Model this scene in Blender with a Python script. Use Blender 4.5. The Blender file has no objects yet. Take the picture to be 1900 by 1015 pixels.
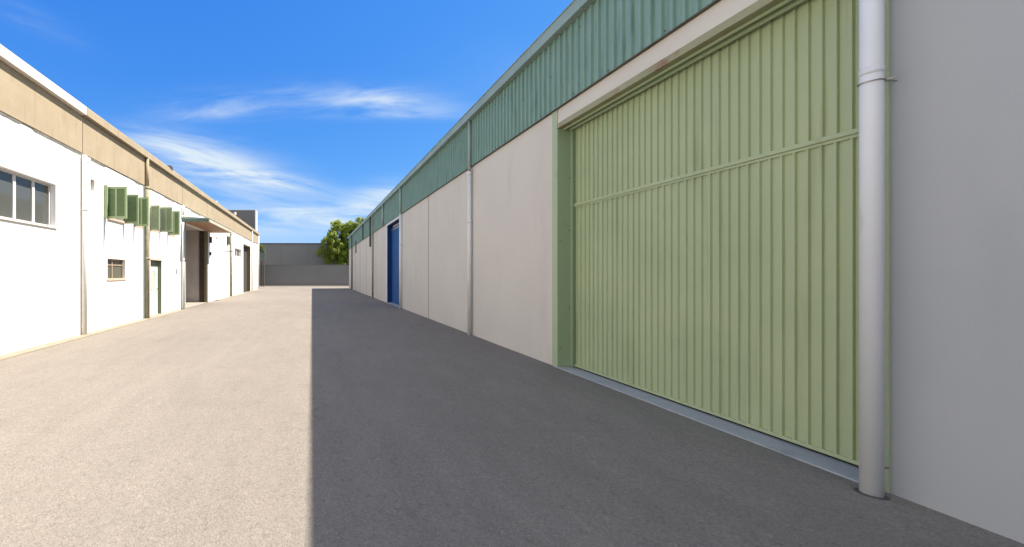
import bpy, bmesh, math, random
from mathutils import Vector
R = math.radians
scene = bpy.context.scene
C = scene.collection

# ------------------------------------------------------------------ camera
cam_d = bpy.data.cameras.new('camera'); cam = bpy.data.objects.new('camera', cam_d); C.objects.link(cam)
cam.location = (0, 0, 1.55); cam.rotation_euler = (R(90), 0, 0)
cam_d.sensor_width = 36; cam_d.lens = 36*680/1900
cam_d.shift_x = (950-583)/1900; cam_d.shift_y = 1.3/1900
cam_d.clip_start = .05; cam_d.clip_end = 3000
scene.camera = cam

# ------------------------------------------------------------------ exposure, sun, sky
vs = scene.view_settings
vs.view_transform = 'Standard'; vs.look = 'None'; vs.gamma = 1; vs.exposure = 1.45
SUN_EL = 55.2
sd = bpy.data.lights.new('sun', 'SUN'); sun = bpy.data.objects.new('sun', sd); C.objects.link(sun)
sd.energy = 4.3; sd.angle = R(.5); sd.color = (1, .90, .775)
sdir = Vector((math.cos(R(SUN_EL)), .095, math.sin(R(SUN_EL)))).normalized()
sun.rotation_euler = sdir.to_track_quat('Z', 'Y').to_euler()

world = bpy.data.worlds.new('World'); scene.world = world; world.use_nodes = True
wt = world.node_tree; wn = wt.nodes; wl = wt.links
for n in list(wn): wn.remove(n)
def wnode(t, **k):
    n = wn.new(t)
    for a, b in k.items(): setattr(n, a, b)
    return n
def wm(op, a, b=None, c=None, clamp=False):
    n = wn.new('ShaderNodeMath'); n.operation = op; n.use_clamp = clamp
    for i, v in enumerate((a, b, c)):
        if v is None: continue
        if isinstance(v, (int, float)): n.inputs[i].default_value = v
        else: wl.new(v, n.inputs[i])
    return n.outputs[0]
sky = wnode('ShaderNodeTexSky', sky_type='NISHITA', sun_disc=False)
sky.sun_elevation = R(SUN_EL); sky.sun_rotation = R(90)
sky.altitude = 0; sky.air_density = 1.0; sky.dust_density = 0.0; sky.ozone_density = 10.0
tc = wnode('ShaderNodeTexCoord'); sp = wnode('ShaderNodeSeparateXYZ'); wl.new(tc.outputs['Generated'], sp.inputs[0])
ysafe = wm('MAXIMUM', sp.outputs[1], .04)
U = wm('DIVIDE', sp.outputs[0], ysafe); V = wm('DIVIDE', sp.outputs[2], ysafe)
front = wm('MULTIPLY_ADD', sp.outputs[1], 6, -.25, clamp=True)
def blob(px, py, rx, ry, deg, amp):
    cu, cv = (px-583)/680, (509-py)/680; ru, rv = rx/680, ry/680
    ca, sa = math.cos(R(deg)), math.sin(R(deg))
    du = wm('SUBTRACT', U, cu); dv = wm('SUBTRACT', V, cv)
    a = wm('ADD', wm('MULTIPLY', du, ca/ru), wm('MULTIPLY', dv, sa/ru))
    b = wm('ADD', wm('MULTIPLY', du, -sa/rv), wm('MULTIPLY', dv, ca/rv))
    q = wm('ADD', wm('MULTIPLY', a, a), wm('MULTIPLY', b, b))
    return wm('MULTIPLY', wm('EXPONENT', wm('MULTIPLY', q, -1)), amp)
def streaks(deg, fx, fy, seed, lo, hi, dist=.6):
    ca, sa = math.cos(R(deg)), math.sin(R(deg))
    a = wm('ADD', wm('MULTIPLY', U, ca*fx), wm('MULTIPLY', V, sa*fx))
    b = wm('ADD', wm('MULTIPLY', U, -sa*fy), wm('MULTIPLY', V, ca*fy))
    cx = wn.new('ShaderNodeCombineXYZ'); wl.new(a, cx.inputs[0]); wl.new(b, cx.inputs[1]); cx.inputs[2].default_value = seed
    n = wn.new('ShaderNodeTexNoise'); n.inputs['Scale'].default_value = 1; n.inputs['Detail'].default_value = 9
    n.inputs['Roughness'].default_value = .6; n.inputs['Distortion'].default_value = dist
    wl.new(cx.outputs[0], n.inputs['Vector'])
    m = wn.new('ShaderNodeMapRange'); m.interpolation_type = 'SMOOTHSTEP'
    wl.new(n.outputs[0], m.inputs[0]); m.inputs[1].default_value = lo; m.inputs[2].default_value = hi
    return m.outputs[0]
def total(l):
    s = l[0]
    for x in l[1:]: s = wm('ADD', s, x)
    return s
A = wm('MULTIPLY', total([blob(715, 188, 105, 18, -3, .65), blob(560, 185, 200, 26, 2, .36), blob(400, 208, 95, 13, 3, .5), blob(760, 212, 120, 9, 0, .45)]), streaks(3, 3.0, 17, 3.1, .30, .70))
B = wm('MULTIPLY', total([blob(400, 312, 125, 42, -14, 1.05), blob(515, 338, 105, 15, -12, .9), blob(300, 272, 90, 26, -10, .6)]), streaks(-11, 3.4, 28, 7.7, .24, .74))
D_ = wm('MULTIPLY', total([blob(560, 392, 150, 20, -3, 1.0), blob(700, 372, 75, 24, 12, 1.15), blob(470, 425, 140, 18, 0, .5), blob(640, 415, 110, 14, 0, .6)]), streaks(-2, 3.5, 24, 12.3, .22, .72))
G = wm('MULTIPLY', total([blob(60, 40, 90, 22, -25, .2), blob(1050, 120, 190, 60, 10, .10)]), streaks(-20, 2, 9, 4.4, .3, .8))
dens = wm('MULTIPLY', total([A, B, D_, G]), front, clamp=True)
hor = wm('EXPONENT', wm('MULTIPLY', wm('MAXIMUM', sp.outputs[2], 0), -9))
dens = wm('MAXIMUM', dens, 0)
# colour of clear air: per-channel response on the physical sky
K = .11*2**1.45; CLB = 1.45
sc_ = wn.new('ShaderNodeSeparateColor'); wl.new(sky.outputs[0], sc_.inputs[0]); cc_ = wn.new('ShaderNodeCombineColor')
for i, (am, gm) in enumerate(((.53, 1.36), (.51, .74), (.86, .28))):
    wl.new(wm('MULTIPLY', wm('POWER', wm('MULTIPLY', sc_.outputs[i], K), gm), am/K), cc_.inputs[i])
mx = wn.new('ShaderNodeMix'); mx.data_type = 'RGBA'
wl.new(dens, mx.inputs[0]); wl.new(cc_.outputs[0], mx.inputs[6]); mx.inputs[7].default_value = (.72/K, .84/K, .96/K, 1)
# unseen broken cloud added behind the camera to fill the shade with neutral light
nb = wn.new('ShaderNodeTexNoise'); nb.inputs['Scale'].default_value = 2.2; nb.inputs['Detail'].default_value = 8; nb.inputs['Distortion'].default_value = .5
wl.new(tc.outputs['Generated'], nb.inputs['Vector'])
def mr(x, a, b, o0=0, o1=1):
    m = wn.new('ShaderNodeMapRange'); m.interpolation_type = 'SMOOTHSTEP'; wl.new(x, m.inputs[0])
    for i, v in enumerate((a, b, o0, o1)): m.inputs[i+1].default_value = v
    return m.outputs[0]
back_fill = wm('MULTIPLY', mr(nb.outputs[0], .38, .60), mr(sp.outputs[1], .30, -.10))
mx2 = wn.new('ShaderNodeMix'); mx2.data_type = 'RGBA'
wl.new(back_fill, mx2.inputs[0]); wl.new(mx.outputs[2], mx2.inputs[6]); mx2.inputs[7].default_value = (CLB*1.0/K, CLB*1.01/K, CLB*.95/K, 1)
bg = wn.new('ShaderNodeBackground'); bg.inputs['Strength'].default_value = .11
wl.new(mx2.outputs[2], bg.inputs['Color'])
wo = wn.new('ShaderNodeOutputWorld'); wl.new(bg.outputs[0], wo.inputs[0])

# ------------------------------------------------------------------ materials
def mat(name, col, rough=.8, col2=None, nscale=3, ndet=6, lo=.35, hi=.7, stain=None, sscale=1.2, sstretch=(1,1,1), slo=.6, shi=.8,
        bump=0, bscale=60, bdist=.01, spec=.5, metal=0, grain=0, gscale=200, stretch=(1,1,1)):
    m = bpy.data.materials.new(name); m.use_nodes = True; t = m.node_tree; N = t.nodes; L = t.links
    b = N['Principled BSDF']; b.inputs['Roughness'].default_value = rough; b.inputs['Metallic'].default_value = metal
    b.inputs['Specular IOR Level'].default_value = spec
    tcn = N.new('ShaderNodeTexCoord')
    def noise(scale, det, st=(1,1,1), seed=0):
        mp = N.new('ShaderNodeMapping'); mp.inputs['Scale'].default_value = st; mp.inputs['Location'].default_value = (seed, seed*.7, seed*1.3)
        L.new(tcn.outputs['Object'], mp.inputs[0])
        n = N.new('ShaderNodeTexNoise'); n.inputs['Scale'].default_value = scale; n.inputs['Detail'].default_value = det; n.inputs['Roughness'].default_value = .6
        L.new(mp.outputs[0], n.inputs['Vector']); return n.outputs[0]
    def rng(x, a, c, o1=0, o2=1):
        r = N.new('ShaderNodeMapRange'); L.new(x, r.inputs[0]); r.inputs[1].default_value = a; r.inputs[2].default_value = c
        r.inputs[3].default_value = o1; r.inputs[4].default_value = o2; return r.outputs[0]
    def mix(f, a, c, mode='MIX'):
        x = N.new('ShaderNodeMix'); x.data_type = 'RGBA'; x.blend_type = mode
        if isinstance(f, (int, float)): x.inputs[0].default_value = f
        else: L.new(f, x.inputs[0])
        for i, v in ((6, a), (7, c)):
            if isinstance(v, tuple): x.inputs[i].default_value = (*v[:3], 1)
            else: L.new(v, x.inputs[i])
        return x.outputs[2]
    cur = tuple(col)
    cur = mix(rng(noise(nscale, ndet, stretch), lo, hi), cur, tuple(col2) if col2 else tuple(c*.93 for c in col))
    if stain: cur = mix(rng(noise(sscale, 8, sstretch, 5.3), slo, shi), cur, tuple(stain))
    if grain:
        g = rng(noise(gscale, 3, (1,1,1), 2), .3, .7, 1-grain, 1+grain)
        gc = N.new('ShaderNodeCombineColor')
        for i in range(3): L.new(g, gc.inputs[i])
        cur = mix(1.0, cur, gc.outputs[0], 'MULTIPLY')
    L.new(cur, b.inputs['Base Color'])
    if bump:
        bp = N.new('ShaderNodeBump'); bp.inputs['Strength'].default_value = bump; bp.inputs['Distance'].default_value = bdist
        L.new(noise(bscale, 5), bp.inputs['Height']); L.new(bp.outputs[0], b.inputs['Normal'])
    m['mix'] = 1
    return m

def asphalt_mat():
    m = bpy.data.materials.new('asphalt'); m.use_nodes = True; t = m.node_tree; N = t.nodes; L = t.links
    b = N['Principled BSDF']; b.inputs['Roughness'].default_value = .93; b.inputs['Specular IOR Level'].default_value = .25
    tcn = N.new('ShaderNodeTexCoord')
    def noise(scale, det, st=(1,1,1), r=.6):
        mp = N.new('ShaderNodeMapping'); mp.inputs['Scale'].default_value = st; L.new(tcn.outputs['Object'], mp.inputs[0])
        n = N.new('ShaderNodeTexNoise'); n.inputs['Scale'].default_value = scale; n.inputs['Detail'].default_value = det; n.inputs['Roughness'].default_value = r
        L.new(mp.outputs[0], n.inputs['Vector']); return n.outputs[0]
    def ramp(x, pts):
        r = N.new('ShaderNodeValToRGB'); L.new(x, r.inputs[0]); e = r.color_ramp.elements
        e[0].position, e[0].color = pts[0][0], (*pts[0][1], 1); e[1].position, e[1].color = pts[-1][0], (*pts[-1][1], 1)
        for p, c in pts[1:-1]:
            q = e.new(p); q.color = (*c, 1)
        return r.outputs[0]
    def mul(a, c, f=1.0):
        x = N.new('ShaderNodeMix'); x.data_type = 'RGBA'; x.blend_type = 'MULTIPLY'; x.inputs[0].default_value = f
        L.new(a, x.inputs[6]); L.new(c, x.inputs[7]); return x.outputs[2]
    g = lambda v: (v, v, v)
    base = ramp(noise(.35, 7, (1, .45, 1)), [(.3, (.186, .165, .142)), (.5, (.205, .183, .157)), (.7, (.222, .199, .171))])
    c = mul(base, ramp(noise(2.2, 6, (1.6, .5, 1)), [(.3, g(.93)), (.6, g(1.03))]))
    v = N.new('ShaderNodeTexVoronoi'); v.inputs['Scale'].default_value = 110; L.new(tcn.outputs['Object'], v.inputs['Vector'])
    sx = N.new('ShaderNodeSeparateColor'); L.new(v.outputs['Color'], sx.inputs[0])
    c = mul(c, ramp(sx.outputs[0], [(0, g(.75)), (.3, g(.95)), (.8, g(1.05)), (1, g(1.2))]))
    v2 = N.new('ShaderNodeTexVoronoi'); v2.inputs['Scale'].default_value = 30; L.new(tcn.outputs['Object'], v2.inputs['Vector'])
    sx2 = N.new('ShaderNodeSeparateColor'); L.new(v2.outputs['Color'], sx2.inputs[0])
    c = mul(c, ramp(sx2.outputs[1], [(0, g(.88)), (.1, g(1)), (.93, g(1)), (1, g(1.12))]))
    # old damp / dust stains along the yard
    c = mul(c, ramp(noise(.9, 8, (.5, 1.7, 1), .65), [(.56, g(1)), (.74, g(.9))]))
    v3 = N.new('ShaderNodeTexVoronoi'); v3.feature = 'DISTANCE_TO_EDGE'; v3.inputs['Scale'].default_value = .23
    mpd = N.new('ShaderNodeMapping'); mpd.inputs['Scale'].default_value = (1, .6, 1); L.new(tcn.outputs['Object'], mpd.inputs[0])
    dn = N.new('ShaderNodeTexNoise'); dn.inputs['Scale'].default_value = 2.5; dn.inputs['Detail'].default_value = 8; L.new(mpd.outputs[0], dn.inputs['Vector'])
    vm = N.new('ShaderNodeVectorMath'); vm.operation = 'MULTIPLY_ADD'; L.new(dn.outputs['Color'], vm.inputs[0]); vm.inputs[1].default_value = (.9, .9, .9); L.new(mpd.outputs[0], vm.inputs[2])
    L.new(vm.outputs[0], v3.inputs['Vector'])
    ck = ramp(v3.outputs['Distance'], [(0, g(.72)), (.0022, g(1))])
    gate_ = ramp(noise(.45, 3, (1, 1, 1)), [(.50, g(0)), (.60, g(1))])
    xk = N.new('ShaderNodeMix'); xk.data_type = 'RGBA'; xk.blend_type = 'MULTIPLY'; L.new(gate_, xk.inputs[0]); L.new(c, xk.inputs[6]); L.new(ck, xk.inputs[7]); c = xk.outputs[2]
    L.new(c, b.inputs['Base Color'])
    ad = N.new('ShaderNodeMath'); ad.operation = 'ADD'; L.new(v.outputs['Distance'], ad.inputs[0]); L.new(noise(160, 4), ad.inputs[1])
    bp = N.new('ShaderNodeBump'); bp.inputs['Strength'].default_value = .5; bp.inputs['Distance'].default_value = .005
    L.new(ad.outputs[0], bp.inputs['Height']); L.new(bp.outputs[0], b.inputs['Normal'])
    return m

M = {}
M['asphalt'] = asphalt_mat()
M['earth'] = mat('earth', (.2,.18,.15), .95, (.14,.13,.1), 1.5)
M['concrete'] = mat('concrete', (.36,.32,.27), .9, (.27,.24,.2), 2.5, stain=(.17,.15,.13), sscale=3, bump=.3, bscale=90, grain=.08)
M['kerb_concrete'] = mat('kerb_concrete', (.27,.235,.175), .9, (.22,.19,.14), 3, stain=(.12,.105,.085), sscale=2, bump=.3, bscale=90, grain=.08)
M['sill_concrete'] = mat('sill_concrete', (.36,.375,.38), .85, (.31,.32,.33), 2.5, stain=(.15,.15,.15), sscale=2.5, slo=.55, shi=.8, bump=.2, bscale=120, grain=.05)
M['plaster_beige'] = mat('plaster_beige', (.615,.568,.495), .88, (.575,.528,.46), .7, 8, stain=(.52,.47,.41), sscale=1.1, sstretch=(1,1.6,.35), slo=.56, shi=.85, bump=.12, bscale=140, bdist=.004, grain=.025, gscale=90)
M['plaster_shaded'] = mat('plaster_shaded', (.405,.415,.42), .88, (.375,.387,.395), .6, 8, stain=(.335,.345,.355), sscale=1.0, sstretch=(1,1.4,.4), slo=.56, shi=.9, bump=.12, bscale=140, bdist=.004, grain=.02, gscale=90)  # beige plaster darkened: light falloff at the near end put into its colour
M['plaster_white'] = mat('plaster_white', (.78,.77,.75), .85, (.73,.72,.69), .9, 8, stain=(.66,.63,.58), sscale=1.6, sstretch=(1,1.5,.4), slo=.66, shi=.9, bump=.2, bscale=35, bdist=.006)
M['fascia_beige'] = mat('fascia_beige', (.335,.278,.188), .9, (.29,.235,.155), 1.5, 8, stain=(.225,.17,.11), sscale=3.0, sstretch=(1,2.2,.25), slo=.55, shi=.8, bump=.3, bscale=60, grain=.06, gscale=60)
M['eave_white'] = mat('eave_white', (.66,.63,.57), .85, (.55,.51,.44), 2, stain=(.4,.35,.28), sscale=3, slo=.62, shi=.8)
M['mortar'] = mat('mortar', (.24,.225,.20), .95, (.14,.13,.11), 6, 6)
M['teal'] = mat('teal_cladding', (.19,.305,.25), .5, (.215,.325,.275), 2, 6, stain=(.12,.20,.17), sscale=4, sstretch=(1,3,.25), slo=.52, shi=.75, grain=.03, gscale=30)
M['teal_edge'] = mat('teal_edge', (.30,.37,.32), .55, (.25,.31,.26), 3, stain=(.25,.17,.10), sscale=5, slo=.64, shi=.76)
M['gutter_green'] = mat('gutter_green', (.27,.35,.31), .5, (.22,.29,.25), 2, stain=(.27,.19,.12), sscale=2.6, slo=.66, shi=.74)
M['gate'] = mat('gate_green', (.395,.455,.265), .55, (.35,.415,.24), 1.2, 6, stain=(.28,.31,.165), sscale=2.5, sstretch=(1,3.5,.22), slo=.56, shi=.82, grain=.02, gscale=40)
M['gate_frame'] = mat('gate_frame_green', (.29,.36,.205), .5, (.28,.37,.22), 1.5, stain=(.27,.24,.13), sscale=3.5, slo=.62, shi=.78)
M['jamb'] = mat('jamb_green', (.385,.44,.265), .5, (.36,.42,.26), 2, stain=(.36,.28,.17), sscale=3, slo=.66, shi=.8)
M['header'] = mat('header_paint', (.31,.30,.175), .65, (.25,.25,.14), 3, stain=(.24,.12,.065), sscale=1.9, sstretch=(1,1,1.6), slo=.52, shi=.62)
M['pipe_grey'] = mat('pipe_pvc_grey', (.68,.69,.71), .45, (.65,.66,.68), 2, stain=(.42,.41,.39), sscale=5, sstretch=(1,1,.3), slo=.62, shi=.85)
M['pipe_white'] = mat('pipe_white', (.70,.69,.67), .5, (.62,.61,.58), 4)
M['pipe_brown'] = mat('pipe_brown', (.27,.235,.155), .7, (.20,.17,.11), 5, stain=(.12,.09,.05), sscale=6)
M['pipe_olive'] = mat('pipe_olive', (.33,.33,.24), .7, (.24,.23,.16), 5)
M['pipe_teal'] = mat('pipe_teal', (.27,.36,.33), .6, (.32,.38,.34), 4)
M['steel'] = mat('steel', (.35,.35,.35), .35, (.25,.24,.22), 8, metal=.8)
M['dark_metal'] = mat('dark_metal', (.05,.045,.04), .6, (.08,.07,.06), 6)
M['blue'] = mat('blue_paint', (.008,.085,.27), .6, (.007,.07,.23), 1.5, spec=.25, stain=(.03,.12,.30), sscale=3, sstretch=(1,4,.3), slo=.62, shi=.85)
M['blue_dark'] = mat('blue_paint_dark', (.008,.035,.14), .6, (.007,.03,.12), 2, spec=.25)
M['shutter'] = mat('shutter_green', (.29,.365,.20), .55, (.25,.325,.17), 5, stain=(.29,.35,.21), sscale=4, slo=.6, shi=.8)
M['slats'] = mat('shutter_slats_green', (.17,.26,.115), .55, (.145,.23,.095), 6)
M['shutter_pale'] = mat('shutter_faded_green', (.33,.40,.25), .6, (.27,.34,.20), 5, stain=(.48,.50,.36), sscale=4, slo=.55, shi=.75)
M['pink_stone'] = mat('pink_stone', (.55,.42,.34), .8, (.45,.34,.27), 8)
M['frame_alu'] = mat('frame_aluminium', (.60,.60,.60), .4, (.52,.52,.52), 4)
M['frame_tan'] = mat('frame_tan', (.34,.27,.19), .6, (.28,.22,.15), 4)
M['door_green'] = mat('door_surround_green', (.17,.205,.135), .6, (.15,.18,.12), 5)
M['door_mint'] = mat('door_mint', (.52,.62,.50), .5, (.46,.56,.45), 5)
M['canopy_wood'] = mat('canopy_wood', (.35,.20,.12), .75, (.26,.14,.08), 3, stretch=(6,.6,1))
M['canopy_edge'] = mat('canopy_edge', (.50,.46,.36), .7, (.36,.33,.25), 5)
M['canopy_green'] = mat('canopy_green', (.09,.15,.12), .6, (.07,.11,.09), 5)
M['grey_wall'] = mat('grey_wall', (.165,.168,.17), .9, (.152,.155,.158), .5, 6, bump=.1, bscale=20)
M['grey_block'] = mat('grey_block', (.225,.22,.213), .9, (.205,.202,.195), .4, 6)
M['grey_clad'] = mat('grey_cladding', (.13,.128,.125), .7, (.115,.113,.11), .6, 6)
M['roof'] = mat('roof_sheet', (.35,.33,.3), .8, (.25,.23,.2), 2)
M['dark'] = mat('dark_inside', (.03,.027,.024), .9)
M['brown_dark'] = mat('brown_dark', (.05,.037,.026), .7, (.035,.027,.02), 5)
M['olive'] = mat('olive_post', (.19,.17,.10), .7, (.15,.13,.08), 5)
M['render_grey'] = mat('bay_render', (.50,.46,.44), .9, (.44,.41,.39), 1.5, stain=(.30,.27,.25), sscale=2)
M['bark'] = mat('bark', (.13,.10,.075), .95, (.09,.07,.05), 10, bump=.5, bscale=30)
M['flashing'] = mat('flashing', (.10,.09,.065), .7, (.06,.045,.03), 4)
M['rust'] = mat('rust', (.22,.12,.07), .85, (.14,.08,.05), 12)
def leaf_mat(name, c1, c2):
    m = mat(name, c1, .5, c2, 1.1, 4, .4, .62)
    b = m.node_tree.nodes['Principled BSDF']
    b.inputs['Subsurface Weight'].default_value = 0
    N = m.node_tree.nodes; L = m.node_tree.links
    tr = N.new('ShaderNodeBsdfTranslucent'); tr.inputs[0].default_value = (c1[0]*1.6, c1[1]*1.5, c1[2]*.8, 1)
    ms = N.new('ShaderNodeMixShader'); ms.inputs[0].default_value = .35
    out = N['Material Output']; L.new(b.outputs[0], ms.inputs[1]); L.new(tr.outputs[0], ms.inputs[2]); L.new(ms.outputs[0], out.inputs[0])
    return m
M['leaf'] = leaf_mat('leaf', (.235,.30,.03), (.125,.20,.02))
M['leaf_pale'] = leaf_mat('leaf_pale', (.20,.24,.05), (.13,.18,.03))
def glass_mat(name, col):
    m = bpy.data.materials.new(name); m.use_nodes = True; b = m.node_tree.nodes['Principled BSDF']
    b.inputs['Base Color'].default_value = (*col, 1); b.inputs['Roughness'].default_value = .04; b.inputs['Specular IOR Level'].default_value = .6
    b.inputs['IOR'].default_value = 1.5
    N = m.node_tree.nodes; L = m.node_tree.links
    t = N.new('ShaderNodeTexCoord'); n = N.new('ShaderNodeTexNoise'); n.inputs['Scale'].default_value = 1.3; L.new(t.outputs['Object'], n.inputs['Vector'])
    bp = N.new('ShaderNodeBump'); bp.inputs['Strength'].default_value = .12; bp.inputs['Distance'].default_value = .02; L.new(n.outputs[0], bp.inputs['Height']); L.new(bp.outputs[0], b.inputs['Normal'])
    return m
M['glass'] = glass_mat('glass', (.075,.08,.075))
M['glass_dim'] = glass_mat('glass_dim', (.10,.10,.08))

# ------------------------------------------------------------------ mesh helpers
class MB:
    def __init__(s): s.v = []; s.f = []; s.smooth = False
    def face(s, pts):
        i = len(s.v); s.v += [tuple(p) for p in pts]; s.f.append(tuple(range(i, i+len(pts))))
    def box(s, x0, x1, y0, y1, z0, z1):
        i = len(s.v)
        s.v += [(x0,y0,z0),(x1,y0,z0),(x1,y1,z0),(x0,y1,z0),(x0,y0,z1),(x1,y0,z1),(x1,y1,z1),(x0,y1,z1)]
        for f in ((3,2,1,0),(4,5,6,7),(0,1,5,4),(1,2,6,5),(2,3,7,6),(3,0,4,7)): s.f.append(tuple(i+k for k in f))
        return s
    def tube(s, p0, p1, r0, r1=None, n=20, caps=True):
        r1 = r0 if r1 is None else r1
        p0 = Vector(p0); p1 = Vector(p1); d = (p1-p0).normalized()
        a = d.orthogonal().normalized(); b = d.cross(a); i = len(s.v)
        for p, r in ((p0, r0), (p1, r1)):
            for k in range(n):
                t = 2*math.pi*k/n; s.v.append(tuple(p + a*math.cos(t)*r + b*math.sin(t)*r))
        for k in range(n): s.f.append((i+k, i+(k+1)%n, i+n+(k+1)%n, i+n+k))
        if caps: s.f.append(tuple(i+n-1-k for k in range(n))); s.f.append(tuple(i+n+k for k in range(n)))
        return s
    def build(s, name, m, parent=None, bevel=0, smooth=False, wn_=True):
        me = bpy.data.meshes.new(name); me.from_pydata(s.v, [], s.f); me.materials.append(M[m] if isinstance(m, str) else m)
        bm = bmesh.new(); bm.from_mesh(me)
        if not getattr(s, 'nofix', False): bmesh.ops.recalc_face_normals(bm, faces=bm.faces)
        bm.to_mesh(me); bm.free()
        if smooth:
            for p in me.polygons: p.use_smooth = len(p.vertices) <= 4
        o = bpy.data.objects.new(name, me); C.objects.link(o)
        if parent: o.parent = parent
        if bevel:
            mo = o.modifiers.new('bevel', 'BEVEL'); mo.width = bevel; mo.segments = 2; mo.limit_method = 'ANGLE'
        return o
def each(name, m, parent, boxes, bevel=0):
    for bx_ in boxes:
        o = MB().box(*bx_).build(name, m, parent, bevel=bevel)
    return o
def label(o, lab): o['label'] = lab; return o
def tag(o, lab, cat, group=None):
    o['label'] = lab; o['category'] = cat
    if group: o['group'] = group
    return o
def empty(name, loc, rz=0):
    o = bpy.data.objects.new(name, None); C.objects.link(o); o.location = loc; o.rotation_euler = (0, 0, rz); o.empty_display_size = .3; return o
def struct(o): o['kind'] = 'structure'; return o

def wall(y0, y1, z0, z1, openings, s, name, m, parent, th=.3):
    """long wall whose face is x=0; s=+1: building lies at +x (face looks to -x). openings: (ya,yb,za,zb,depth or None)"""
    ys = sorted({y0, y1, *[v for o in openings for v in o[:2]]}); zs = sorted({z0, z1, *[v for o in openings for v in o[2:4]]})
    mb = MB(); mb.nofix = True
    def q(pts, out):   # orient face to normal 'out'
        a, b, c = Vector(pts[0]), Vector(pts[1]), Vector(pts[2])
        if (b-a).cross(c-b).dot(Vector(out)) < 0: pts = pts[::-1]
        mb.face(pts)
    for a, b in zip(ys, ys[1:]):
        for c, d in zip(zs, zs[1:]):
            my, mz = (a+b)/2, (c+d)/2
            if any(o[0] < my < o[1] and o[2] < mz < o[3] for o in openings): continue
            q([(0,a,c),(0,b,c),(0,b,d),(0,a,d)], (-s,0,0)); q([(s*th,a,c),(s*th,b,c),(s*th,b,d),(s*th,a,d)], (s,0,0))
    for (a, b, c, d, dep) in openings:
        t = s*(dep if dep else th)
        q([(0,a,c),(t,a,c),(t,a,d),(0,a,d)], (0,1,0)); q([(0,b,c),(t,b,c),(t,b,d),(0,b,d)], (0,-1,0))
        q([(0,a,d),(t,a,d),(t,b,d),(0,b,d)], (0,0,-1))
        if c > z0: q([(0,a,c),(t,a,c),(t,b,c),(0,b,c)], (0,0,1))
        if dep: q([(t,a,c),(t,b,c),(t,b,d),(t,a,d)], (-s,0,0))
    q([(0,y0,z0),(s*th,y0,z0),(s*th,y0,z1),(0,y0,z1)], (0,-1,0)); q([(0,y1,z0),(s*th,y1,z0),(s*th,y1,z1),(0,y1,z1)], (0,1,0))
    q([(0,y0,z1),(0,y1,z1),(s*th,y1,z1),(s*th,y0,z1)], (0,0,1))
    return mb.build(name, m, parent)

def corrugated(y0, y1, z0, z1, xv, s, pitch, top, depth, flank, jitter=0, seed=1):
    """vertical ribbed sheet; ribs stand out towards -s*x from the valley plane xv"""
    mb = MB(); mb.nofix = True; rnd = random.Random(seed)
    pts = []; y = y0
    while y < y1 - 1e-6:
        j = rnd.uniform(-jitter, jitter)
        dj = rnd.uniform(-.0012, .0012)
        seq = [(0, 0), ((pitch-top-2*flank), 0), ((pitch-top-flank), -s*(depth+dj)), (pitch-flank, -s*(depth+dj))]
        for k, (dy, dx) in enumerate(seq): pts.append((min(y+dy+(j if k else 0), y1), xv+dx))
        y += pitch
    pts.append((y1, xv))
    i = len(mb.v)
    for (py, px) in pts: mb.v.append((px, py, z0)); mb.v.append((px, py, z1))
    for k in range(len(pts)-1):
        f = (2*k, 2*k+2, 2*k+3, 2*k+1)
        mb.f.append(f if s < 0 else f[::-1])
    return mb

# ------------------------------------------------------------------ the ground
g = MB(); g.nofix = True; g.face([(-700,-700,-.012),(700,-700,-.012),(700,900,-.012),(-700,900,-.012)])
struct(g.build('ground', 'earth'))
a = MB(); a.nofix = True; a.face([(-5.66,-30,0),(30,-30,0),(30,46.9,0),(-40,46.9,0),(-40,39,0),(-5.66,39,0)])
struct(a.build('asphalt_yard', 'asphalt'))
k = MB(); k.box(-40, 30, 46.9, 47.88, -.01, .05)
struct(k.build('concrete_apron', 'concrete'))

# ================================================================== RIGHT WAREHOUSE (face x=0 local, building towards +x)
W = tag(empty('warehouse', (4.09,0,0), .0059), 'long beige warehouse with teal ribbed cladding under its eave and big pale green sliding gate', 'warehouse')
YE = 40.5; Y0 = -13
G0, G1 = 2.73, 6.10; B0, B1 = 16.85, 19.9
joints = [12.87, 23.4, 27.6, 31.2, 34.4]
ops = [(G0, G1, 0, 4.05, .5), (B0, B1, 0, 4.17, .29)]
for j in joints: ops.append((j-.018, j+.018, 0, 4.36, .02))
wall(2.5925, YE, 0, 5.45, ops, 1, 'wall', 'plaster_beige', W)
label(wall(Y0, 2.592, 0, 5.45, [], 1, 'wall', 'plaster_shaded', W), 'near stretch of wall with dimmer light painted into its plaster')
for j in joints: MB().box(-.010, .0195, j-.017, j+.017, .0, 4.28).build('joint_cover', 'pipe_olive', W)
# end and rear walls + roof
b = MB(); b.box(.30, 24, YE-.3, YE-.002, 0, 5.45); b.box(.30, 24, Y0+.002, Y0+.3, 0, 5.45); b.box(23.7, 24, Y0+.3, YE-.3, 0, 5.45)
b.build('rear_wall', 'plaster_beige', W)
b = MB(); b.nofix = False
for (xa, za, xb, zb) in ((.1, 5.60, 12, 7.0), (12, 7.0, 24.1, 5.6)):
    b.face([(xa,Y0,za),(xb,Y0,zb),(xb,YE,zb),(xa,YE,za)]); b.face([(xa,Y0,za-.06),(xb,Y0,zb-.06),(xb,YE,zb-.06),(xa,YE,za-.06)])
b.face([(.1,YE,5.6),(12,YE,7.0),(24.1,YE,5.6),(24.1,YE,5.4),(.1,YE,5.4)]); b.face([(.1,Y0,5.6),(12,Y0,7.0),(24.1,Y0,5.6),(24.1,Y0,5.4),(.1,Y0,5.4)])
b.build('roof', 'roof', W)
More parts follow.
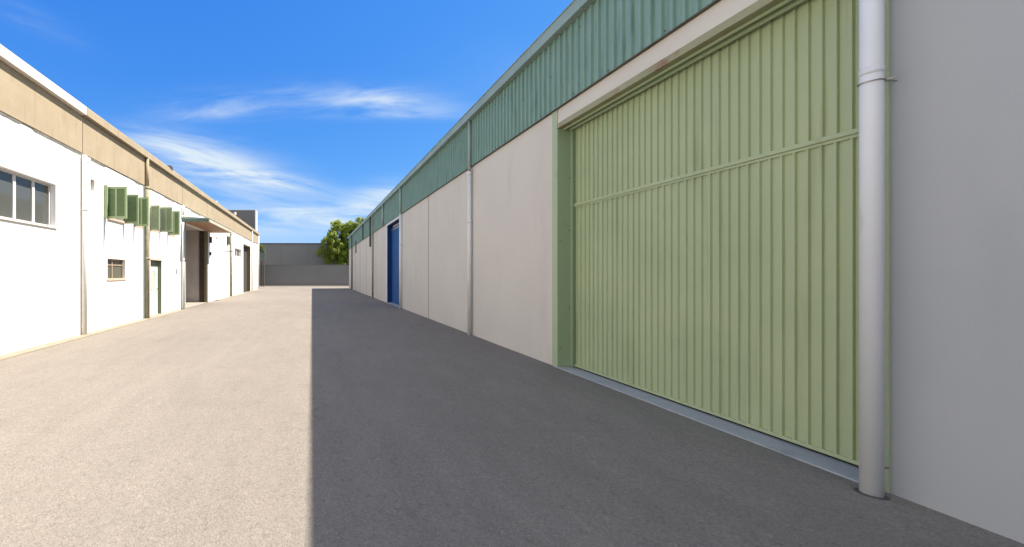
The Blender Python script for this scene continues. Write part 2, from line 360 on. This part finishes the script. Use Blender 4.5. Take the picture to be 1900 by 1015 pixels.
# cladding
cl = corrugated(Y0, YE, 4.30, 5.46, -.012, 1, .134, .032, .032, .008, seed=4).build('cladding', 'teal', W)
fl = MB(); fl.box(-.046, 0.0, Y0, YE, 4.285, 4.2995)
fo = fl.build('cladding_flashing', 'flashing', W)
# cladding laps / screws
rnd = random.Random(3)
for i in range(22):
    yy = 2.9 + .134*rnd.randrange(0, 46) + .108; z = rnd.choice((4.345, 4.345, 4.9, 5.3)) + rnd.uniform(-.01, .01)
    MB().tube((-.030, yy, z), (-.042, yy, z), .0075, n=8).build('screw', 'dark_metal', W)
# gutter: hollow channel with lengths joined by straps
gt = MB(); gt.box(-.155, -.145, Y0, YE+.1, 5.465, 5.655); gt.box(-.145, .02, Y0, YE+.1, 5.465, 5.475); gt.box(-.172, -.155, Y0, YE+.1, 5.645, 5.662)
gt.box(-.148, .08, Y0, YE+.1, 5.60, 5.606)
gut = gt.build('gutter', 'gutter_green', W, bevel=.004)
for px in (1380, 1075, 984, 905, 866, 825, 790, 760, 735, 715, 697):
    yy = 3.94*680/(px-579)
    st = MB(); st.box(-.160, -.1555, yy-.012, yy+.012, 5.458, 5.668); st.box(-.1555, 0.0, yy-.012, yy+.012, 5.458, 5.4645)
    st.build('gutter_strap', 'pipe_teal', W)

# ---- big sliding gate
each('gate_jamb', 'jamb', W, [(-.014, .30, G1-.004, G1+.125, 0, 4.285), (-.014, .30, G0-.138, G0+.004, 0, 4.285)], .003)
# recessed posts
gf2 = MB(); gf2.box(.205, .25, G1-.05, G1-.004, 0.02, 3.95)
gf2.build('gate_stop', 'gate_frame', W, bevel=.002)
rf = MB(); rf.box(-.004, .205, G1-.010, G1-.0045, 0.02, 3.96)
rf.build('gate_reveal', 'gate_frame', W)
for xx, z in ((.185, 3.15), (.185, 2.28), (.185, 1.0), (.03, 2.1), (.03, .32)):
    MB().tube((xx, G1-.010, z), (xx, G1-.022, z), .008, n=8).build('bolt', 'dark_metal', W)
hd = MB(); hd.box(-.02, .35, G0+.0045, G1-.0045, 3.965, 4.05)
hd.build('gate_header', 'header', W, bevel=.003)
each('gate_track', 'gate_frame', W, [(.075, .10, G0+.0045, G1-.011, 3.935, 3.9645), (.16, .19, G0+.0045, G1-.06, 3.915, 3.9645)], .002)
gate = MB()
gate.box(.262, .30, G0-.3, G1-.062, .034, 3.96)
go = label(gate.build('sliding_gate', 'gate', W), 'pale green ribbed steel sliding gate in two tiers')
u = corrugated(G0-.3, G1-.062, 2.70, 3.955, .2585, 1, .0875, .015, .020, .004, jitter=.003, seed=8); u.build('upper_sheet', 'gate', go)
u = corrugated(G0-.3, G1-.062, .06, 2.665, .2585, 1, .0875, .015, .020, .004, jitter=.003, seed=9); u.build('lower_sheet', 'gate', go)
r_ = MB(); r_.box(.222, .2585, G0-.3, G1-.062, 2.668, 2.708); r_.box(.236, .2585, G0-.3, G1-.064, 2.640, 2.6675)
r_.build('middle_rail', 'gate', go, bevel=.004)
r_ = MB(); r_.box(.234, .2585, G0-.3, G1-.062, .034, .065)
r_.build('bottom_rail', 'gate', go, bevel=.003)
th = MB(); th.box(-.035, .27, G0-.02, G1+.06, -.008, .012)
th.build('gate_threshold', 'sill_concrete', W, bevel=.006)

# ---- blue door
each('door_lintel', 'pipe_white', W, [(-.03, .04, B0+.003, B1-.003, 4.17, 4.285)])
each('door_jamb', 'pipe_white', W, [(-.03, .04, B1-.002, B1+.30, 0, 4.285), (-.03, .04, B0-.28, B0+.002, 0, 4.285)], .006)
bd = MB(); bd.box(.0, .285, B1-.012, B1-.0025, 0.0, 4.165); bd.box(.0, .285, B0+.0025, B0+.012, 0.0, 4.165); bd.box(.0, .285, B0+.0125, B1-.0125, 4.155, 4.1685)
bd.build('door_lining', 'blue_dark', W)
bdo = MB(); bdo.box(.235, .262, B0+.013, B1-.013, .03, 4.05)
for i in range(1, 6):
    yy = B0 + (B1-B0)*i/6; bdo.box(.228, .235, yy-.02, yy+.02, .03, 4.05)
blue = label(bdo.build('door', 'blue', W, bevel=.003), 'tall blue metal warehouse door')
x_ = MB(); x_.box(.21, .2345, B0+.013, B1-.013, 3.88, 3.98); x_.build('door_track', 'steel', blue)
x_ = MB(); x_.box(.2045, .2275, 17.15, 17.55, 2.25, 2.62); x_.box(.19, .205, 17.2, 17.35, 2.33, 2.45); x_.build('lock_box', 'dark_metal', blue, bevel=.006)
x_ = MB(); x_.box(.218, .2275, B0+.3, B1-.02, 2.68, 2.74); x_.build('door_rail', 'blue', blue)
th = MB(); th.box(-.06, .27, B0-.05, B1+.1, -.008, .02); th.build('door_threshold', 'sill_concrete', W)

# ---- downpipes
def downpipe(yy, x, r, z0, z1, m, lab=None, collars=(), clamps=(), upper=None, parent=W):
    p = MB().tube((x, yy, z0), (x, yy, z1), r, n=28)
    for z in collars: p.tube((x, yy, z-.05), (x, yy, z+.03), r*1.07, r*1.07, n=28)
    o = p.build('downpipe', m, parent, smooth=True)
    if lab: label(o, lab)
    if upper:
        z2, r2, m2 = upper
        MB().tube((x, yy, z1-.02), (x, yy, z2), r2, n=24).build('upper_pipe', m2, o, smooth=True)
    for z in clamps:
        c = MB(); n = 24
        for k in range(n):
            t0, t1 = 2*math.pi*k/n, 2*math.pi*(k+1)/n; R1 = r*1.09
            c.tube((x+R1*math.cos(t0), yy+R1*math.sin(t0), z), (x+R1*math.cos(t1), yy+R1*math.sin(t1), z), .0045, n=6)
        c.tube((x+R1*.8, yy-R1*.5, z), (-.014, yy-R1*.5, z), .005, n=6)
        c.tube((x+R1*.7, yy-R1*.75, z), (x+R1*.95, yy-R1*1.25, z), .008, n=8)
        c.build('pipe_clamp', 'steel', o)
    return o
X_ = lambda px, py=0: 0
downpipe(2.585, -.145, .050, 0, 5.44, 'pipe_grey', 'thick grey plastic downpipe right beside the green gate', collars=(), clamps=(2.90,), parent=W)

MB().tube((-.145,2.585,2.955),(-.145,2.585,3.0),.0515,n=28).build('pipe_sleeve','pipe_grey',W,smooth=True)
fc = MB().tube((-.145,2.585,.0),(-.145,2.585,.004),.075,.066,n=20); fc.build('pipe_foot_hole','dark_metal',W)
scw = MB(); scw.tube((-.098,2.56,.20),(-.075,2.553,.20),.007,n=8); scw.build('pipe_bracket','steel',W)
downpipe(9.35, -.075, .050, 0, 4.17, 'pipe_white', 'pale downpipe in the middle of the beige wall, teal above', collars=(4.12, 2.9), upper=(5.47, .038, 'pipe_teal'))
downpipe(16.60, -.085, .06, 0, 4.28, 'pipe_grey', 'grey downpipe beside the blue door', collars=(2.9,), upper=(5.47, .05, 'pipe_teal'))
downpipe(20.75, -.085, .06, 4.30, 5.47, 'pipe_teal')
downpipe(24.3, -.08, .055, 0, 5.47, 'pipe_olive')
downpipe(25.3, -.08, .06, 3.45, 5.47, 'dark_metal', 'short dark pipe stub hanging from the eave')
downpipe(28.9, -.08, .06, 4.3, 5.47, 'dark_metal')
downpipe(33.6, -.08, .05, 3.5, 4.6, 'rust')
downpipe(36.9, -.08, .06, 0, 5.47, 'dark_metal', 'dark downpipe near the far end of the wall')
v_ = MB(); v_.box(.05,.35,29.9,30.1,5.6,5.95); v_.box(-.02,.42,29.85,30.15,5.95,6.0); v_.build('roof_vent','dark_metal',W)

# ================================================================== LEFT WHITE WAREHOUSE (face x=0 local, building towards -x)
L_ = tag(empty('warehouse', (-5.96,0,0), -.0044), 'long white warehouse with tan top band, green shutters and a canopy over its loading bay', 'warehouse')
LE = 38.0
W1 = (5.4, 8.40, 2.62, 3.60)
SW = (10.48, 11.46, 1.40, 2.0)
shw = [(10.50, 11.34), (12.10, 12.62), (13.28, 14.0), (14.86, 15.5)]
DR = (13.20, 14.16, .0, 2.07)
BAY = (16.75, 20.15, 0, 3.92)
FW = (27.0, 29.3, 2.86, 3.5)
FD = (30.1, 33.4, 0, 4.08)
lops = [(*W1, .19), (9.69, 9.88, 3.76, 4.08, .12), (*SW, .13), (*DR, .19), (*BAY, None), (*FW, .2), (*FD, .34), (34.4, 34.9, 2.95, 3.9, .1)]
for (a_, b_) in shw: lops.append((a_, b_, 3.16, 4.0, .15))
wall(Y0, LE, 0, 4.62, lops, -1, 'wall', 'plaster_white', L_)
bj = [-13, -6, 2.2, 9.32, 12.74, 16.3, 20.0, 26.3, 33.8, 38]
bnd = MB().box(-.30, .015, Y0, LE, 4.622, 5.565).build('top_band', 'fascia_beige', L_)
for a_, b_ in zip(bj, bj[1:]): MB().box(.0155, .03, a_+.012, b_-.012, 4.63, 5.57).build('band_panel', 'fascia_beige', bnd)
# ragged mortar edge under the band
mo = MB(); rnd = random.Random(12); yy = 0.0; hs_ = []
h = .05
while yy < LE:
    if rnd.random() < .12: h = rnd.choice([.012, .04, .065, .09, .02])
    hs_.append((yy, max(.008, h + rnd.uniform(-.008, .008)))); yy += rnd.uniform(.05, .16)
for (ya, ha), (yb, hb) in zip(hs_, hs_[1:]):
    mo.face([(.006,ya,4.625-ha),(.006,yb,4.625-hb),(.022,yb,4.625),(.022,ya,4.625)])
mo.build('mortar_edge', 'mortar', L_)
ev = MB(); ev.box(-.6, .15, Y0, 9.30, 5.58, 5.79)
label(ev.build('eave', 'eave_white', L_, bevel=.008), 'white painted length of eave')
ev = MB(); ev.box(-.6, .15, 9.31, LE+.25, 5.58, 5.782)
ev.build('eave', 'fascia_beige', L_, bevel=.008)
ec = MB(); ec.box(-.58, .125, Y0, LE+.2, 5.791, 5.812); ec.build('eave_capping', 'pipe_olive', L_)
# eave rust/stain lumps and roof outlet
rv = MB(); rv.box(.02, .16, 14.65, 14.9, 5.76, 5.90); rv.build('roof_outlet', 'dark_metal', L_, bevel=.01)
MB().tube((.1,26.6,5.84),(.1,26.6,6.05),.09,n=10).build('roof_outlet', 'pipe_white', L_); MB().tube((0,22,5.85),(0,22,5.95),.06,n=8).build('roof_outlet', 'pipe_white', L_)
b = MB(); b.box(-22, -.30, LE-.3, LE-.002, 0, 5.6); b.box(-22, -.30, Y0+.002, Y0+.3, 0, 5.6); b.box(-22, -21.7, Y0+.3, LE-.3, 0, 5.6)
b.build('rear_wall', 'plaster_white', L_)
b = MB()
for (xa, za, xb, zb) in ((-.5, 5.80, -11, 6.5), (-11, 6.5, -22, 5.83)):
    b.face([(xa,Y0,za),(xb,Y0,zb),(xb,LE,zb),(xa,LE,za)])
b.face([(-.5,LE,5.83),(-11,LE,6.5),(-22,LE,5.83),(-22,LE,5.6),(-.5,LE,5.6)])
b.build('roof', 'roof', L_)
kb = MB(); rnd = random.Random(5); yy = Y0
while yy < LE:
    ln = rnd.uniform(1.6, 3.4); e = min(yy+ln, LE)
    if not (e > BAY[0] and yy < BAY[1]): kb.box(-.0, .31+rnd.uniform(-.015,.02), yy+.004, e-.004, -.01, .022+rnd.uniform(-.003,.003))
    yy = e
struct(kb.build('kerb_strip', 'kerb_concrete', None)); bpy.data.objects['kerb_strip'].location = (-5.96,0,0); bpy.data.objects['kerb_strip'].rotation_euler = (0,0,-.0044)

# ---- ribbon window
def window(op, x, m_frame, m_glass, n, fr=.04, sill=None, bar=None, mull=None):
    y0, y1, z0, z1 = op
    f = MB(); g_ = MB()
    f.box(x-.02, x+.03, y0+.001, y1-.001, z0+.001, z0+fr); f.box(x-.02, x+.03, y0+.001, y1-.001, z1-fr, z1-.001)
    f.box(x-.02, x+.03, y0+.001, y0+fr, z0+fr, z1-fr); f.box(x-.02, x+.03, y1-fr, y1-.001, z0+fr, z1-fr)
    ys = mull or [y0 + (y1-y0)*i/n for i in range(1, n)]
    for yy in ys: f.box(x-.018, x+.026, yy-fr*.75, yy+fr*.75, z0+fr, z1-fr)
    if bar: f.box(x-.015, x+.02, y0+fr, y1-fr, bar-.015, bar+.015)
    g_.box(x-.012, x-.002, y0+fr*.5, y1-fr*.5, z0+fr*.5, z1-fr*.5)
    w = empty('window', (0,0,0)); w.parent = L_
    f.build('frame', m_frame, w, bevel=.003); g_.build('pane', m_glass, w)
    if sill:
        s_ = MB(); s_.box(x+.03, sill[0], y0-.0, y1+.0, z0+.001, z0+.022); s_.box(.0005, sill[0], y0-.03, y1+.03, z0-sill[1], z0)
        s_.build('sill', sill[2], w, bevel=.004)
    return w
label(window(W1, -.15, 'frame_alu', 'glass', 6, .045, sill=(.035, .03, 'eave_white')), 'long aluminium ribbon window')
label(window(SW, -.10, 'frame_tan', 'glass_dim', 2, .03, sill=(.03, .035, 'pink_stone'), bar=1.82, mull=[10.86]), 'small square window with tan frame')
for i, (a_, b_) in enumerate(shw):
    window((a_, b_, 3.16, 4.0), -.12, 'frame_alu', 'glass', 2, .04, sill=(.05 if i == 0 else .012, .04, 'pink_stone'))
label(window(FW, -.15, 'frame_alu', 'glass_dim', 2, .09, sill=(.03, .04, 'eave_white')), 'small far window in two lights')
# little niche grille + bracket + marks
x_ = MB().box(-.118, -.112, 9.695, 9.875, 3.765, 4.075)
for i in range(5): x_.box(-.113, -.10, 9.70, 9.87, 3.79+i*.06, 3.81+i*.06)
x_.build('vent_grille', 'frame_tan', L_)
x_ = MB().box(-.098, -.092, 34.41, 34.89, 2.96, 3.89)
for i in range(6): x_.box(-.095, -.06, 34.42, 34.88, 3.0+i*.15, 3.05+i*.15)
x_.build('vent_grille', 'dark_metal', L_)
x_ = MB(); x_.box(.0, .03, 9.50, 9.53, 3.22, 3.32); x_.tube((.03,9.515,3.22),(.03,9.515,3.14),.008,n=6); x_.build('wall_hook', 'steel', L_)

# ---- shutters opened square to the wall
def shutter(yy, ln, m, z0=3.13, z1=4.03, two=True, tilt=0):
    t = .038; o = MB(); st_ = .055
    o.box(0.006, st_, -t/2, t/2, z0, z1); o.box(ln-st_, ln, -t/2, t/2, z0, z1)
    o.box(st_, ln-st_, -t/2, t/2, z0, z0+.065); o.box(st_, ln-st_, -t/2, t/2, z1-.065, z1)
    if two: o.box(ln/2-.028, ln/2+.028, -t/2, t/2, z0+.065, z1-.065)
    sl = MB(); n = 22; H = (z1-z0-.13)/n
    for i in range(n):
        zc = z0+.065+H*(i+.5)
        i0 = len(o.v)
        xs = ((st_, ln/2-.028), (ln/2+.028, ln-st_)) if two else ((st_, ln-st_),)
        for (xa, xb) in xs:
            sl.face([(xa,-t*.42,zc-H*.62),(xb,-t*.42,zc-H*.62),(xb,t*.42,zc+H*.62),(xa,t*.42,zc+H*.62)])
            sl.face([(xa,-t*.42,zc-H*.62+.006),(xb,-t*.42,zc-H*.62+.006),(xb,t*.42,zc+H*.62+.006),(xa,t*.42,zc+H*.62+.006)])
            sl.face([(xa,-t*.42,zc-H*.62),(xb,-t*.42,zc-H*.62),(xb,-t*.42,zc-H*.62+.006),(xa,-t*.42,zc-H*.62+.006)])
    s_ = o.build('shutter', m, L_); sl.build('slats', 'slats' if m == 'shutter' else m, s_)
    s_.location = (0, yy, 0); s_.rotation_euler = (0, 0, R(tilt))
    for z in (z0+.12, z1-.12): MB().tube((.004, -.03, z-.03), (.004, -.03, z+.03), .01, n=8).build('hinge', 'dark_metal', s_)
    return s_
shutter(10.40, .60, 'shutter'); shutter(11.40, .44, 'shutter', two=False, z0=3.12, tilt=1)
shutter(12.06, .46, 'shutter', z1=4.08)
shutter(13.22, .34, 'shutter_pale', two=False, tilt=-4); shutter(14.05, .46, 'shutter_pale', z1=4.12, z0=3.17)
shutter(14.80, .47, 'shutter', z0=3.13, z1=4.1)
# thin inner leaf folded on the first one
x_ = MB(); x_.box(.004,.10,10.30,10.33,3.13,4.06); x_.build('shutter_stile', 'shutter', L_)

# ---- pedestrian door
y0, y1, z0, z1 = DR
f = MB(); f.box(-.185, .002, y1-.012, y1-.001, .0, z1-.001); f.box(-.185, .002, y0+.001, y0+.012, .0, z1-.001); f.box(-.185, .002, y0+.012, y1-.012, z1-.012, z1-.001)
f.box(-.185, -.13, y0+.012, y1-.012, 1.83, z1-.012)
dfr = f.build('door_frame', 'door_green', L_)
d = MB(); d.box(-.175, -.135, y0+.014, y1-.014, .015, 1.828)
d.box(-.135, -.127, y0+.12, y1-.12, .12, .75); d.box(-.135, -.128, y0+.08, y1-.08, .82, .90)
door = label(d.build('door', 'door_mint', L_, bevel=.003), 'pale mint entrance door in a green frame')
o_ = MB(); ycn, zc = (y0+y1)/2, 1.32
for k in range(28):
    t0, t1 = 2*math.pi*k/28, 2*math.pi*(k+1)/28
    o_.tube((-.13, ycn+.22*math.cos(t0), zc+.38*math.sin(t0)), (-.13, ycn+.22*math.cos(t1), zc+.38*math.sin(t1)), .012, n=6)
for k in range(-2, 3):
    o_.tube((-.13, ycn+k*.07, zc-.3+abs(k)*.05), (-.13, ycn+k*.07, zc+.3-abs(k)*.05), .006, n=6)
o_.build('oval_grille', 'frame_alu', door)
o_ = MB(); o_.tube((-.13, y1-.1, 1.0), (-.08, y1-.1, 1.0), .012, n=8); o_.tube((-.08, y1-.1, 1.0), (-.08, y1-.2, 1.0), .012, n=8); o_.build('handle', 'dark_metal', door)
ln_ = MB(); ln_.box(.0005, .02, y0-.06, y1+.05, z1, z1+.07); ln_.build('lintel', 'pink_stone', L_)
ln_ = MB(); ln_.box(-.19, .03, y0-.02, y1+.02, -.01, .03); ln_.build('door_step', 'concrete', L_)

# ---- loading bay and canopy
b = MB(); x1 = -3.2
b.box(x1, -.3005, BAY[1], BAY[1]+.2, 0, 3.92); b.box(x1, -.3005, BAY[0]-.2, BAY[0], 0, 3.92); b.box(x1-.2, x1, BAY[0]-.2, BAY[1]+.2, 0, 3.92)
b.box(x1-.2, -.3005, BAY[0]-.2, BAY[1]+.2, 3.925, 4.1)
b.build('bay_wall', 'render_grey', L_)
b = MB(); b.box(x1, -.0, BAY[0]+.002, BAY[1]-.002, -.01, .018); b.build('bay_floor', 'concrete', L_)
b = MB(); b.box(-.42, -.14, BAY[1]-.09, BAY[1]-.003, .02, 3.915)
b.build('bay_door', 'brown_dark', L_, bevel=.004)
each('bay_post', 'olive', L_, [(-.135, .012, BAY[1]-.12, BAY[1]-.003, .0, 3.918), (-.02, .012, BAY[1]+.002, BAY[1]+.10, .0, 3.92)], .004)
b = MB(); b.box(-.05, .02, BAY[0]-.13, BAY[0]-.002, 0, 3.92); b.build('bay_post', 'pipe_teal', L_, bevel=.004)
cp = empty('canopy', (0,0,0)); cp.parent = L_; label(cp, 'flat canopy with brown boarded underside')
ca, cb = 16.3, 20.7; co = 1.22
s_ = MB(); s_.nofix = False
v8 = [(.04,ca,4.0),(co,ca,3.90),(co,cb,3.90),(.04,cb,4.0)]
i0 = len(s_.v)
s_.box(.036, co-.02, ca+.02, cb-.02, 3.885, 3.915); s_.build('boarding', 'canopy_wood', cp)
s_ = MB(); s_.box(.036, co-.0, ca-.02, ca+.018, 3.88, 4.03); s_.build('end_fascia', 'canopy_green', cp, bevel=.003)
s_ = MB(); s_.box(co-.018, co+.022, ca-.02, cb+.02, 3.87, 4.02); s_.box(.036, co-.02, cb-.018, cb+.02, 3.88, 4.02); s_.build('front_fascia', 'canopy_edge', cp, bevel=.003)
s_ = MB(); s_.face([(.036,ca-.03,4.13),(co+.04,ca-.03,4.035),(co+.04,cb+.03,4.035),(.036,cb+.03,4.13)]); s_.face([(.036,ca-.03,4.11),(co+.04,ca-.03,4.022),(co+.04,cb+.03,4.022),(.036,cb+.03,4.11)])
s_.face([(.036,ca-.03,4.13),(co+.04,ca-.03,4.035),(co+.04,ca-.03,4.022),(.036,ca-.03,4.02)]); s_.face([(co+.04,ca-.03,4.035),(co+.04,cb+.03,4.035),(co+.04,cb+.03,4.022),(co+.04,ca-.03,4.022)])
s_.build('canopy_roof', 'pipe_teal', cp)

# ---- far dark door, boxes, pipes
b = MB(); b.box(-.335, -.30, FD[0]+.002, FD[1]-.002, .01, 4.0)
for i in range(1, 8): b.box(-.30, -.29, FD[0]+i*.41-.02, FD[0]+i*.41+.02, .01, 4.0)
b.build('door', 'dark_metal', L_)
b = MB(); b.box(-.30, .006, FD[1]-.01, FD[1]-.002, .0, 4.07); b.box(-.30, .006, FD[0]+.002, FD[1]-.01, 4.0, 4.075)
b.build('door_frame', 'olive', L_)
b = MB(); b.box(.0, .10, 24.5, 24.9, 3.55, 4.1); b.build('wall_box', 'dark_metal', L_, bevel=.01)
b = MB(); b.tube((.02,23.9,3.05),(.55,23.9,3.05),.03,n=8); b.build('wall_bracket', 'dark_metal', L_)
each('wall_box', 'dark_metal', L_, [(.0,.12,20.5,20.66,3.3,3.65), (.0,.10,20.5,20.64,2.6,2.8)], .01)
b = MB(); b.box(.0,.06,21.9,22.0,3.68,3.76); b.build('wall_hook', 'dark_metal', L_)
b = MB(); b.box(.0,.03,15.62,15.68,1.55,1.78); b.build('wall_hook', 'steel', L_)
dp = downpipe
downpipe(9.34, .062, .060, .02, 4.58, 'pipe_white', 'white downpipe between the ribbon window and the shutters', collars=(3.2,), parent=L_)
bx = MB(); bx.box(.001, .08, 9.45, 9.58, 4.46, 4.58); bx.build('pipe_outlet_box', 'eave_white', L_, bevel=.006)
downpipe(12.76, .09, .082, .02, 4.60, 'pipe_brown', 'thick brown downpipe running up to the eave', collars=(2.1, 4.55), upper=(5.575, .06, 'fascia_beige'), parent=L_)
bp_ = MB(); bp_.box(.0, .03, 12.62, 12.68, .02, 4.6); bp_.build('pipe_backing', 'pipe_teal', L_)
downpipe(16.25, .07, .062, .02, 3.85, 'pipe_white', 'white downpipe under the near end of the canopy', collars=(2.2,), parent=L_)
downpipe(16.25, .08, .05, 4.16, 4.6, 'pipe_white', parent=L_)
downpipe(25.4, .09, .085, .02, 4.6, 'pipe_olive', 'grey olive downpipe at the far half of the wall', collars=(1.6, 4.3), parent=L_)
downpipe(33.9, .07, .06, .02, 5.6, 'pipe_white', parent=L_)
downpipe(37.7, .07, .06, .02, 5.6, 'pipe_white', parent=L_)

# ================================================================== far end
pw = MB(); pw.box(-11, 14, 47.9, 48.15, -.02, 2.72); pw.box(-11, 14, 47.87, 48.18, 2.7205, 2.78)
tag(pw.build('boundary_wall', 'grey_wall'), 'plain low grey wall closing the far end of the yard', 'wall')
gb = tag(empty('building', (-3, 60, 0)), 'wide plain dark grey building behind the low boundary wall', 'building')
x_ = MB(); x_.box(-14, 6.6, -6, 6, -.02, 6.02); x_.build('wall', 'grey_block', gb)
each('wall_joint', 'grey_wall', gb, [(xx, xx+.05, -6.012, -6.0015, 0, 6.0) for xx in (-10, -6, -2, 2)])
x_ = MB(); x_.box(-14.1, 6.7, -6.1, 6.1, 6.021, 6.13); x_.build('roof', 'dark_metal', gb)
tb = tag(empty('building', (-12, 47, 0)), 'dark grey clad block rising above the far roof of the white warehouse', 'building')
x_ = MB(); x_.box(-10, 5.22, -5, -3.7, -.02, 8.88); x_.build('wall', 'grey_clad', tb)
x_ = MB(); x_.box(5.222, 5.30, -5.03, -3.7, -.02, 8.88); x_.box(-10, 5.30, -5.03, -3.7, 8.881, 8.93); x_.build('edge_trim', 'frame_alu', tb)

# green hoarding panel with a bush over it at the corner of the white warehouse
hp = tag(empty('hoarding', (-6.6, 46.3, 0)), 'dull green panel fence by the far corner of the white warehouse', 'fence')
x_ = MB(); x_.box(-1.6, 0.42, 0, .06, 3.3, 4.85)
x_.build('panel', 'teal', hp)
each('post', 'dark_metal', hp, [(-.1, -.0, .062, .16, -.02, 4.7), (-1.4, -1.3, .062, .16, -.02, 4.7)])

def tree(name, loc, trunk_h, clumps, nleaf, ls, mleaf, lab, cat, seed, trunk_r=.25):
    rnd = random.Random(seed)
    t = tag(empty(name, loc), lab, cat)
    tr = MB(); pts = [Vector((0,0,0))]
    top = Vector((.1, .0, trunk_h)); tr.tube((0,0,-.05), top, trunk_r, trunk_r*.6, n=10, caps=False)
    for (cx, cy, cz, rr) in clumps[::2]:
        mid = top.lerp(Vector((cx,cy,cz)), .5) + Vector((rnd.uniform(-.2,.2), rnd.uniform(-.2,.2), .15))
        tr.tube(top, mid, trunk_r*.45, trunk_r*.28, n=7, caps=False); tr.tube(mid, (cx,cy,cz), trunk_r*.28, trunk_r*.08, n=6, caps=False)
    tr.build('trunk', 'bark', t, smooth=True)
    lf = MB(); lf.nofix = True
    tot = sum(c[3]**2 for c in clumps)
    for (cx, cy, cz, rr) in clumps:
        subs = [Vector((rnd.gauss(0,1), rnd.gauss(0,1), rnd.gauss(0,.9))).normalized()*rr*rnd.uniform(.55,1.0) for _ in range(14)]
        for _ in range(int(nleaf*rr*rr/tot)):
            c = subs[rnd.randrange(14)]; d = Vector((rnd.gauss(0,1), rnd.gauss(0,1), rnd.gauss(0,1))).normalized()
            p = Vector((cx,cy,cz)) + c + d*rr*.34*rnd.random()**.4
            nrm = (d + Vector((0,0,.5)) + Vector((rnd.gauss(0,.5), rnd.gauss(0,.5), rnd.gauss(0,.5)))).normalized()
            a_ = nrm.orthogonal().normalized(); b_ = nrm.cross(a_); th_ = rnd.uniform(0, 6.28)
            u_ = a_*math.cos(th_)+b_*math.sin(th_); w_ = nrm.cross(u_); s = ls*rnd.uniform(.6, 1.3)
            lf.face([p-u_*s, p+w_*s*.45-nrm*s*.1, p+u_*s, p-w_*s*.45-nrm*s*.1])
    lf.build('crown', mleaf, t)
    return t
rnd = random.Random(21); cl_ = []
cx0, cz0 = 1.9, 6.0
cl_ += [(-3.4, -.5, 5.0, 1.0), (-2.6, -.4, 4.0, 1.1), (-2.9, -1, 6.0, .9), (-1.6, -1.0, 3.4, 1.2), (-.4, -1.2, 3.2, 1.2), (.8, -1.2, 3.4, 1.2), (-2.0, -.6, 7.0, .9), (-1.0, -1.4, 5.0, 1.2), (-.2, -.6, 8.2, 1.0), (.9, -.6, 8.7, 1.1), (2.0, -.6, 8.8, 1.1), (.4, -1.2, 6.6, 1.2), (-1.2, -.8, 7.6, .9)]
for _ in range(54):
    d = Vector((rnd.gauss(0,1), rnd.gauss(0,1), rnd.gauss(0,1))).normalized()*rnd.uniform(.45, 1)
    cl_.append((cx0 + d.x*5.6, d.y*2.6, cz0 + d.z*2.95 + .1*d.x, rnd.uniform(.8, 1.2)))
tree('tree', (4.6, 52.8, 0), 3.2, cl_, 52000, .13, 'leaf', 'leafy green tree behind the low grey wall beside the beige warehouse', 'tree', 3, .3)
cl_ = [(rnd.uniform(-1.2,.25), rnd.uniform(-.3,.3), rnd.uniform(4.9,5.25), rnd.uniform(.25,.38)) for _ in range(9)]
tree('shrub', (-6.35, 46.1, 0), 4.2, cl_, 3500, .09, 'leaf_pale', 'yellow green shrub top above the green panel fence', 'shrub', 8, .08)
